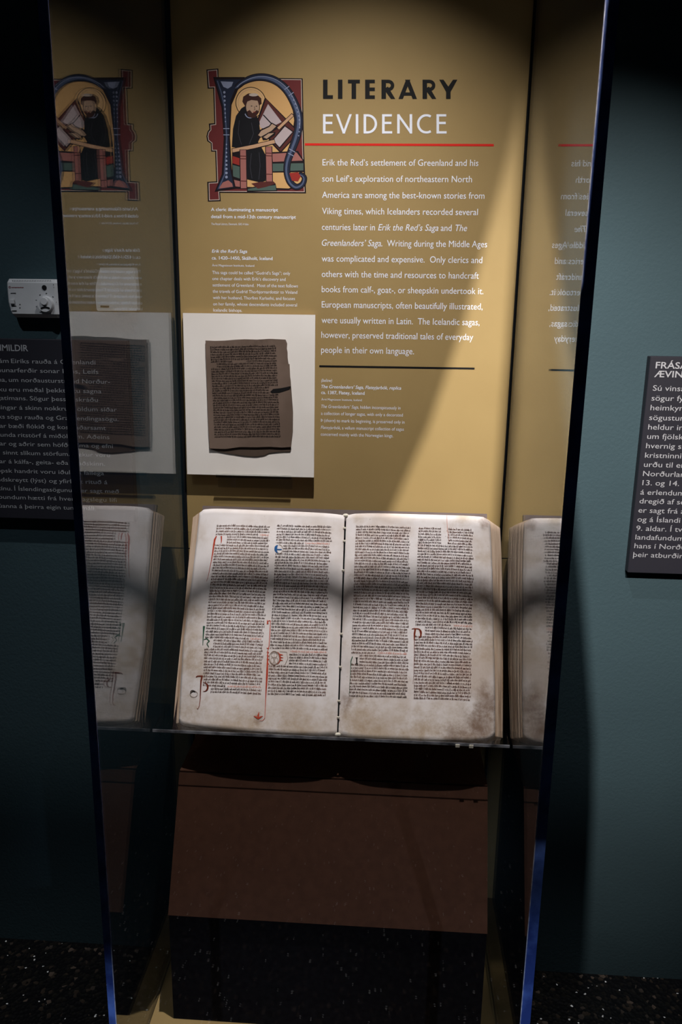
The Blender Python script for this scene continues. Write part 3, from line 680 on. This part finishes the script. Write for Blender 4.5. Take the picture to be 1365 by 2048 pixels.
def draw(name, mat, strokes, page, label=None):
    vs = []; fs = []
    for pts, w in strokes:
        # pixel outline -> leaf coordinates, drawn as flat ribbons lying on the leaf
        q2 = [Vector(bpn(*p)) for p in pts]; sc = 0.00098
        ww = [x*sc for x in w] if isinstance(w, (list, tuple)) else w*sc
        for q in stroke_quads(q2, ww):
            k = len(vs); vs += [SD(p.x, p.y) for p in q]; fs.append([k, k+1, k+2, k+3])
    o = obj(name, vs, fs, mat, page)
    if label: o['label'] = label
    return o
draw('painted_initial', MT['inkred'], [([(433.5,1072),(430,1079),(428,1090),(426,1105),(423,1122),(419,1142),(416,1156),(413,1163)], [2,4,3.6,3,1.6,1,.8,.5]), ([(443,1072),(443.5,1078),(443,1086)], [3.4,2.6,1.4])], lp, 'red initial stroke')
draw('painted_initial', MT['inkblue'], [(arc(558.5, 1098, 6.5, 8, 250, 110, 12), [1.2,2.5,4,5,6,6,6,6,5,4,3,2,1]), ([(553,1099),(564,1099)], 2)], lp, 'blue rounded initial')
draw('painted_initial', MT['inkgrey'], [(arc(559, 1097, 6.3, 7.5, -100, 0, 8), 0.9), (arc(559, 1100, 6.3, 7, 0, 100, 8), 0.9)], lp)
draw('painted_initial', MT['inkgreen'], [([(408.5,1252),(407.5,1265),(406,1290)], [5,3,1.4]), ([(408,1279),(414,1277),(419,1282),(414,1287)], [1,1.6,2,1]), ([(414,1287),(418,1294)], 1.6)], lp, 'green initial')
draw('painted_initial', MT['inkbrown'], [([(392.5,1354),(396,1352),(404,1352)], [2,2,2.4]), ([(405,1351),(402.5,1362),(401.5,1378),(401,1398),(399,1412),(396,1418),(394,1416)], [3.6,3.4,2.6,1.8,1.2,.9,.7]),
      (arc(409, 1374, 7, 8.5, -100, 110, 14), [.8,1,1.4,2,2.8,3.6,4,4,3.8,3.4,2.8,2,1.4,1,.8])], lp, 'brown red initial with long tail')
draw('flourish', MT['inkred'], [([(535,1244),(539,1241),(541.5,1242),(540.5,1262),(538.5,1292),(536,1302)], [1.2,1.2,1.2,1.6,1.4,1.2]), ([(536,1302),(535.5,1325),(534.5,1350),(533,1375),(531.8,1400),(530,1436)], [1.6,3.2,4.2,2.8,1.4,.9]),
      ([(536,1248),(535,1240)], [4,1])] + [([(533.5,y),(538.5,y+1)], [.6,2]) for y in (1296,1304,1311,1318,1327)] +
      [([(508,1432),(513,1434),(516,1437)], [.8,3,2]), ([(518.5,1424),(517,1431),(517,1438)], [.8,4,2]), ([(526,1432),(521,1434),(518,1437)], [.8,3,2]), ([(530,1436),(526,1441),(519,1442)], [.8,.7,.5])], lp, 'red pen flourish with leaf finial')
draw('painted_initial', MT['inkgrey'], [(arc(549, 1316, 10, 13.5, 0, 360, 26), 1.2), (arc(549, 1310, 6, 5, 0, 360, 14), .8), (arc(545, 1321, 3, 6, 0, 360, 12), .7), (arc(553, 1321, 3, 6, 0, 360, 12), .7), ([(549,1303),(549,1329)], .7), ([(560,1303),(574,1304),(576,1318),(570,1330)], .8)], lp, 'penwork roundel initial')
draw('painted_initial', MT['inkred'], [(arc(552, 1316, 9, 13, -70, 70, 12), [.8,1,1.4,2,2.4,2.6,2.6,2.4,2,1.6,1.2,1,.8])] + [([(560,y),(567,y+1)], [3,.5]) for y in (1309,1314.5,1320)], lp, 'red half roundel')
draw('painted_initial', MT['inkbrown'], [([(824,1258),(829,1257),(836,1257.5)], [1,1.6,1.8]), (arc(836, 1267, 6.5, 9.5, -95, 80, 12), [1.4,1.8,2.4,3,3.6,4,4,3.6,3,2.4,1.8,1.2,.8]), ([(831,1258),(829.5,1268),(829,1280)], [3.6,3.6,2]), ([(829,1280),(829,1310),(828,1350),(826.5,1368)], [1.2,.9,.7,.5])], rp, 'brown red initial with thin tail')
draw('painted_initial', MT['inkgreen'], [([(705.5,1313),(702.5,1322),(701.5,1340),(699,1388)], [1.6,1.8,1,.6])], rp, 'thin green initial')
draw('painted_initial', MT['inkdark'], [([(711.5,1315.5),(716.5,1315.5)], 1.2), ([(714,1315),(714,1327)], 2.4), ([(711.5,1327),(716.5,1327)], 1.2)], rp)
draw('page_hole', MT['blackink'], [(arc(386.5, 1385.5, 4.6, 3.6, 150, 350, 12), [1,2,3,3.6,4,4,4,3.6,3,2.4,2,1.4,1])], lp, 'dark hole in the margin')
draw('page_hole', MT['inkgrey'], [(arc(388, 1388, 7.5, 6.3, 0, 360, 22), .9)], lp)
draw('margin_stroke', MT['inkfaint'], [([(894,1030),(895.5,1060),(899,1085)], [.9,.9,.5])], rp)
# support board and clear cradle
sx0, sv = bp(406, 1012, -0.043); sx1, _ = bp(974.5, 1028, -0.043)
sup = slab('support_board', [(sx0, vb+0.02), (sx1, vb+0.02), (sx1, sv), (sx0, sv)], -0.0500, -0.0410, MT['support'], None)
sup['label'] = 'taupe backing board sloping behind the open book'; sup['category'] = 'support board'
cradle = thing('book_cradle', 'clear acrylic cradle with a ledge carrying the open book', 'book stand', (W/2, -0.30, 0.78))
slab('sloping_back', [(0.006, vb-0.004), (W-0.006, vb-0.004), (W-0.006, vt-0.03), (0.006, vt-0.03)], -0.0560, -0.0505, MT['acrylic2'], cradle)
lz = hitY(678, 1474.5, -0.313).z
box('ledge', 0.003, W-0.003, -0.313, -0.262, lz-0.006, lz, MT['acrylic2'], cradle)
e = box('ledge_edge', 0.003, W-0.003, -0.3138, -0.3132, lz-0.0062, lz-0.0002, noisy('ledge_cut_edge', (0.05, 0.05, 0.06, 1), (0.5, 0.5, 0.55, 1), 28, 0.25, 0.5), cradle)
for fx in (0.594, 0.62): box('ledge_clip', fx, fx+0.008, -0.3155, -0.3142, lz-0.009, lz-0.003, MT['thread'], cradle)

# ------------------------------------------------------------------ brown pedestal under the cradle
pz1, pz2 = hitY(972, 1573, -0.28).z, hitY(660, 1848, -0.40).z
prof = [(-0.0012, ZF+0.0006), (-0.40, ZF+0.0006), (-0.40, pz2), (-0.282, pz1), (-0.0012, pz1)]
px0, px1 = 0.0455, 0.6640
ped = thing('sloped_pedestal', 'dark brown pedestal with a sloping front under the book', 'pedestal', ((px0+px1)/2, -0.2, ZF))
prism('pedestal_body', [Vector((px0, y, z)) for y, z in prof], (px1-px0, 0, 0), MT['shaded_brown'], ped)
nn = Vector((0, -(pz1-pz2), 0.118)).normalized()*0.004; nn.y = min(nn.y, -abs(nn.y)); nn.z = abs(nn.z)
a = Vector((px0-0.0005, -0.2815, pz1))+nn*0.15; c = Vector((px0-0.0005, -0.40, pz2))+nn*0.15
prism('sloping_board', [a, a+nn, c+nn, c], (px1-px0+0.001, 0, 0), MT['brown'], ped)
prism('top_board', [Vector((px0-0.0005, -0.281, pz1+0.0006)), Vector((px0-0.0005, -0.004, pz1+0.0006)), Vector((px0-0.0005, -0.004, pz1+0.004)), Vector((px0-0.0005, -0.281, pz1+0.004))], (px1-px0+0.001, 0, 0), MT['brown'], ped)
# under-shelf strut of the cradle standing on the pedestal
box('strut', 0.16, 0.19, -0.268, -0.262, pz1+0.0045, lz-0.0065, MT['acrylic2'], cradle)
box('strut', 0.52, 0.55, -0.268, -0.262, pz1+0.0045, lz-0.0065, MT['acrylic2'], cradle)

# ------------------------------------------------------------------ wall text panels
YS = -0.012
def sign(name, label, corners, text_name):
    x0, z0, x1, z1 = corners
    t = thing(name, label, 'wall text panel', ((x0+x1)/2, 0.0, z0))
    box('sign_board', x0, x1, YS, WY-0.0008, z0, z1, MT['signgrey'], t, 0.0012, 1)
    return t
lz1 = hitY(60, 678, YS).z; lz0 = hitY(75, 1038, YS).z
ls = sign('wall_text_panel', 'dark grey wall text panel left of the display case, below the thermostat', (hitY(-140, 860, YS).x, lz0, hitY(262, 860, YS).x, lz1), 'x')
tm = TextMesh(); yt = YS-0.0006
LEFT = [('Landn\u00e1m ', 'Eir\u00edks rau\u00f0a \u00e1 Gr\u00e6nlandi', 22.6, 191, 727.6), ('k\u00f6nnunarfer\u00f0ir ', 'sonar hans, Leifs', 80.6, 197, 746.7),
 ('heppna, ', 'um nor\u00f0austurstr\u00f6nd Nor\u00f0ur-', 18.2, 220, 765.7), ('Amer\u00edku ', 'eru me\u00f0al \u00feekktustu sagna', 18.2, 203, 784.8),
 ('v\u00edkingat\u00edmans. ', 'S\u00f6gur \u00feessar skr\u00e1\u00f0u', 60, 196, 802.3), ('\u00cdslendingar ', '\u00e1 skinn nokkrum \u00f6ldum s\u00ed\u00f0ar', 39, 234, 821.4),
 ('Eir\u00edks ', 's\u00f6gu rau\u00f0a og Gr\u00e6nlendingas\u00f6gu.', 15, 237, 839.9), ('var ', 'b\u00e6\u00f0i fl\u00f3ki\u00f0 og kostna\u00f0arsamt', 18, 212, 858),
 ('stunda ', 'ritst\u00f6rf \u00e1 mi\u00f0\u00f6ldum. A\u00f0eins', 36.6, 219, 876.2), ('klerkar ', 'og a\u00f0rir sem h\u00f6f\u00f0u t\u00edma og efni', 18, 226, 893.8),
 ('', 'sinnt sl\u00edkum st\u00f6rfum. B\u00e6kur voru', 6.4, 220, 911.4), ('ger\u00f0ar ', '\u00e1 k\u00e1lfa-, geita- e\u00f0a sau\u00f0skinn.', 17.6, 210, 929.2),
 ('Evr\u00f3psk ', 'handrit voru i\u00f0ulega fallega', 30, 208, 948), ('myndskreytt ', '(l\u00fdst) og yfirleitt ritu\u00f0 \u00e1', 61.5, 215, 966.4),
 ('lat\u00ednu. ', '\u00cd \u00cdslendingas\u00f6gunum er sagt me\u00f0', 29.3, 238, 984), ('hef\u00f0bundum ', 'h\u00e6tti fr\u00e1 hversdagslegu l\u00edfi', 57, 233.5, 1001.6), ('b\u00faanna ', '\u00e1 \u00feeirra eigin tungum\u00e1li.', 39, 192, 1018.6)]
for head, tail, xs, xe, y in LEFT:
    zl = hitY((xs+xe)/2, y, yt).z; ch = 9.2*0.00098
    sx = tm.runs([(tail, False, 0.0)], hitY(xs, y, yt).x, hitY(xe, y, yt).x, zl, ch, yt)
    if head:
        vs, fs = font_mesh(head.strip(), 0.0); hw = max(v.x for v in vs)-min(v.x for v in vs)
        a = hitY(xs, y, yt); gap = 0.30*sx
        tm.runs([(head.strip(), False, 0.0)], a.x-gap-hw*sx, a.x-gap, zl, ch, yt)
line(tm, [('HEIMILDIR', False, 0.014)], -20, 701, 56.5, 702.5, 12.2, yt)
tm.build('panel_text', MT['signtext'], ls)
rz1 = hitY(1330, 713, YS).z; rz0 = hitY(1310, 1147, YS).z
rs = sign('wall_text_panel', 'dark grey wall text panel right of the display case, cut by the frame edge', (hitY(1279, 930, YS).x, rz0, hitY(1500, 930, YS).x, rz1), 'x')
tm = TextMesh()
RIGHT = ['S\u00fa vins\u00e6la', 's\u00f6gur fylgja', 'heimkynnum', 's\u00f6gustundum', 'heldur inn \u00ed', 'um fj\u00f6lskyldur', 'hvernig sig', 'kristninni kom', 'ur\u00f0u til er r', 'Nor\u00f0urlanda', '13. og 14. aldar', '\u00e1 erlendum r', 'dregi\u00f0 af s\u00f6gu', 'er sagt fr\u00e1 atbur\u00f0', 'og \u00e1 \u00cdslandi se', '9. aldar. \u00cd tve', 'landafundum', 'hans \u00ed Nor\u00f0ur-', '\u00feeir atbur\u00f0ir ge']
RX = [1306.4,1303.6,1301.5,1299,1296.9,1295.1,1292.7,1290.6,1288.5,1286.6,1285.4,1281.4,1279.6,1277.5,1275.4,1273,1271.4,1269.3,1266.9]
RYs = [781.3,801.1,820.3,840,858.9,877.5,896.3,915.2,933.7,952,970.2,989,1006.7,1025,1043.2,1061.1,1078.8,1096.1,1113.7]
vs, _ = font_mesh('13. og 14.', 0.0); w13 = max(v.x for v in vs)-min(v.x for v in vs)
sxr = (hitY(1359, 970, yt).x-hitY(1285.4, 970, yt).x)/w13
for s, x, y in zip(RIGHT, RX, RYs):
    vs, fs = font_mesh(s, 0.0); lo = min(v.x for v in vs); a = hitY(x, y, yt)
    X0 = lerp(a.x, hitY(1287, 940, yt).x, 0.0)
    tm.add([Vector((X0+(v.x-lo)*sxr, yt, a.z+v.y*11.0*0.00099/CAP)) for v in vs], fs)
for s, x, y in (('FR\u00c1SAGNIR', 1311.8, 736.6), ('\u00c6VINT\u00ddRI', 1309, 754)):
    vs, fs = font_mesh(s, 0.012); lo = min(v.x for v in vs); a = hitY(x, y, yt)
    tm.add([Vector((a.x+(v.x-lo)*sxr*1.12, yt, a.z+v.y*12.8*0.00099/CAP)) for v in vs], fs)
tm.build('panel_text', MT['signtext'], rs)

# ------------------------------------------------------------------ thermostat and sensor on the left wall
def cth(x, y): return (x/4.55, 540+y/4.55)
YD = -0.022
tl, brr = hitY(*cth(56, 78), YD), hitY(*cth(546, 438), YD)
th = thing('thermostat', 'off white wall thermostat with a round dial above the left text panel', 'thermostat', (tl.x, 0, brr.z))
bm = bmesh.new()
rows = 10; sec = []
for i in range(rows+1):                     # body: bowed left side, rolled top and bottom edges
    t = i/rows; z = lerp(brr.z, tl.z, t); bow = 0.0045*math.sin(math.pi*min(1, t*1.15)) if t < .9 else 0.0045*math.sin(math.pi*1.035)*0+0.0015
    dep = -0.022+0.010*max(0, (0.12-t)/0.12)**2+0.008*max(0, (t-0.9)/0.1)**2
    xl_ = tl.x-0.0030+0.0085*max(0, (0.40-t)/0.40)**1.4+0.0015*max(0, (t-0.75)/0.25)**2; xr_ = brr.x
    sec.append([(xl_, WY-0.0006, z), (xl_, dep+0.008, z), (xl_+0.005, dep, z), (xr_-0.008, dep, z), (xr_, dep+0.006, z), (xr_, WY-0.0006, z)])
bv = [[bm.verts.new(p) for p in s] for s in sec]
for a, b in zip(bv, bv[1:]):
    for i in range(6): bm.faces.new([a[i], a[(i+1) % 6], b[(i+1) % 6], b[i]])
bm.faces.new(bv[0]); bm.faces.new(bv[-1])
bm_obj('body', bm, MT['plastic'], th)
dc = hitY(*cth(422, 312), YD)
def cyl(name, c, r, y0, y1, mat, parent, n=28, r2=None):
    bm = bmesh.new(); A = []; B = []
    for i in range(n):
        a = 2*math.pi*i/n; A.append(bm.verts.new((c.x+r*math.cos(a), y0, c.z+r*math.sin(a)))); rr = r2 or r; B.append(bm.verts.new((c.x+rr*math.cos(a), y1, c.z+rr*math.sin(a))))
    for i in range(n): bm.faces.new([A[i], A[(i+1) % n], B[(i+1) % n], B[i]])
    bm.faces.new(A); bm.faces.new(B); return bm_obj(name, bm, mat, parent)
dial = cyl('dial', dc, 0.0172, YD+0.0004, YD-0.009, MT['plastic'], th, 30, 0.0152)
ridge = cyl('pointer_ridge', dc+Vector((0, 0, 0.006)), 0.0085, YD-0.0092, YD-0.0125, MT['plastic'], dial, 20, 0.007)
px_strokes('dial_notch', [(arc(412, 360, 42, 20, 200, 340, 12), 16)], MT['darkplastic'], dial, YD-0.0097, cth)
for q in ([(484,134),(490,134)], [(488,158),(492,158)], [(176,314),(186,314)], [(176,344),(186,344)]): px_strokes('printed_mark', [(q, 8)], MT['darkplastic'], th, YD-0.0005, cth)
sw = hitY(*cth(120, 290), YD)
px_strokes('scale_marks', [([(330,272),(330,276)], 12), ([(362,224),(366,230)], 12), ([(422,210),(422,216)], 14), ([(484,242),(480,247)], 12), ([(512,294),(516,294)], 10), ([(328,332),(334,332)], 8), ([(360,382),(376,384)], 6)], MT['darkplastic'], th, YD-0.0005, cth)
swt = box('switch_track', sw.x-0.006, sw.x+0.005, YD-0.0006, YD+0.001, sw.z-0.018, sw.z+0.018, MT['plastic'], th)
for q in ([(96,212),(144,210)], [(104,330),(148,328)], [(108,372),(152,370)]): px_strokes('track_line', [(q, 7)], MT['darkplastic'], swt, YD-0.0011, cth)
box('slider', sw.x-0.005, sw.x+0.0042, YD-0.006, YD-0.0012, sw.z-0.004, sw.z+0.005, MT['plastic'], swt, 0.001, 2)
cyl('indicator', hitY(*cth(404, 160), YD), 0.0050, YD+0.0004, YD-0.0012, MT['darkplastic'], th, 20)
px_strokes('maker_mark', [(arc(88, 156, 8, 8, 0, 350, 12), 4)] + [([(106+i*10, 157+(i % 2)), (106+i*10+6, 162-(i % 3))], 8) for i in range(11)], MT['maroon'], th, YD-0.0005, cth)
px_strokes('vents', [([(112+i*15, 92), (118+i*15, 104)], 5) for i in range(24)], MT['darkplastic'], th, YD-0.0004+0.001, cth)
def cse(x, y): return (x/4.55, 540+y/4.55)
sen = thing('wall_sensor', 'small off white wall sensor seen through the left pane of the case', 'sensor', hitY(*cse(1060, 372), -0.01))
outl = [(912,-22),(1222,-22),(1238,120),(1248,250),(1250,360),(1240,372),(892,372),(880,360),(870,260),(872,150),(890,60)]
prism('housing', [hitY(*cse(*p), -0.012) for p in outl], (0, 0.0210, 0), MT['plastic'], sen)
px_strokes('label_mark', [([(914,330),(994,332)], 16)], MT['signgrey'], sen, -0.0127, cse)

# ------------------------------------------------------------------ unseen spotlight fixture, flags added to shape its light (on the ceiling, above the frame)
fx = thing('track_spotlight', 'black track spotlight under the dark ceiling, with flags added out of view to shape its light', 'spotlight', (LAMP_WALL.x, LAMP_WALL.y, 3.0))
bm = bmesh.new(); add_box(bm, LAMP_WALL.x-0.03, LAMP_WALL.x+0.03, LAMP_WALL.y-0.10, LAMP_WALL.y-0.04, 2.80, 2.999, 0.008); bm_obj('lamp_housing', bm, MT['black'], fx)
FT = 0.30                                   # flag plane as a fraction of the way from the lamp to the wall
def shadow_flag(pts): return [LAMP_WALL+(Vector((x, 0, z))-LAMP_WALL)*FT for x, z in pts]  # blockers added out of view, cut to set the shadow edges on the wall
prism('shadow_flag', shadow_flag([(0.700, 2.75), (0.6962, 2.17), (0.6954, 2.13), (0.6631, 1.90), (0.5982, 1.60), (0.5353, 1.384), (0.4663, 1.207), (0.40, 1.05), (0.30, 0.85), (0.20, 0.6), (0.1, 0.2), (-1.2, 0.2), (-1.2, 2.75)]), (0, 0.0015, 0), MT['black'], fx)
prism('shadow_flag', shadow_flag([(0.8421, 1.29), (0.8746, 1.12), (0.9037, 0.943), (0.9476, 0.66), (0.9619, 0.476), (0.9789, 0.08), (0.98, -0.1), (-1.2, -0.1), (-1.2, 0.199), (0.05, 0.201), (0.1, 1.12), (0.684, 1.12), (0.690, 2.2), (0.690, 2.75), (0.775, 2.75), (0.785, 1.6)]), (0, 0.0015, 0), MT['black'], fx)
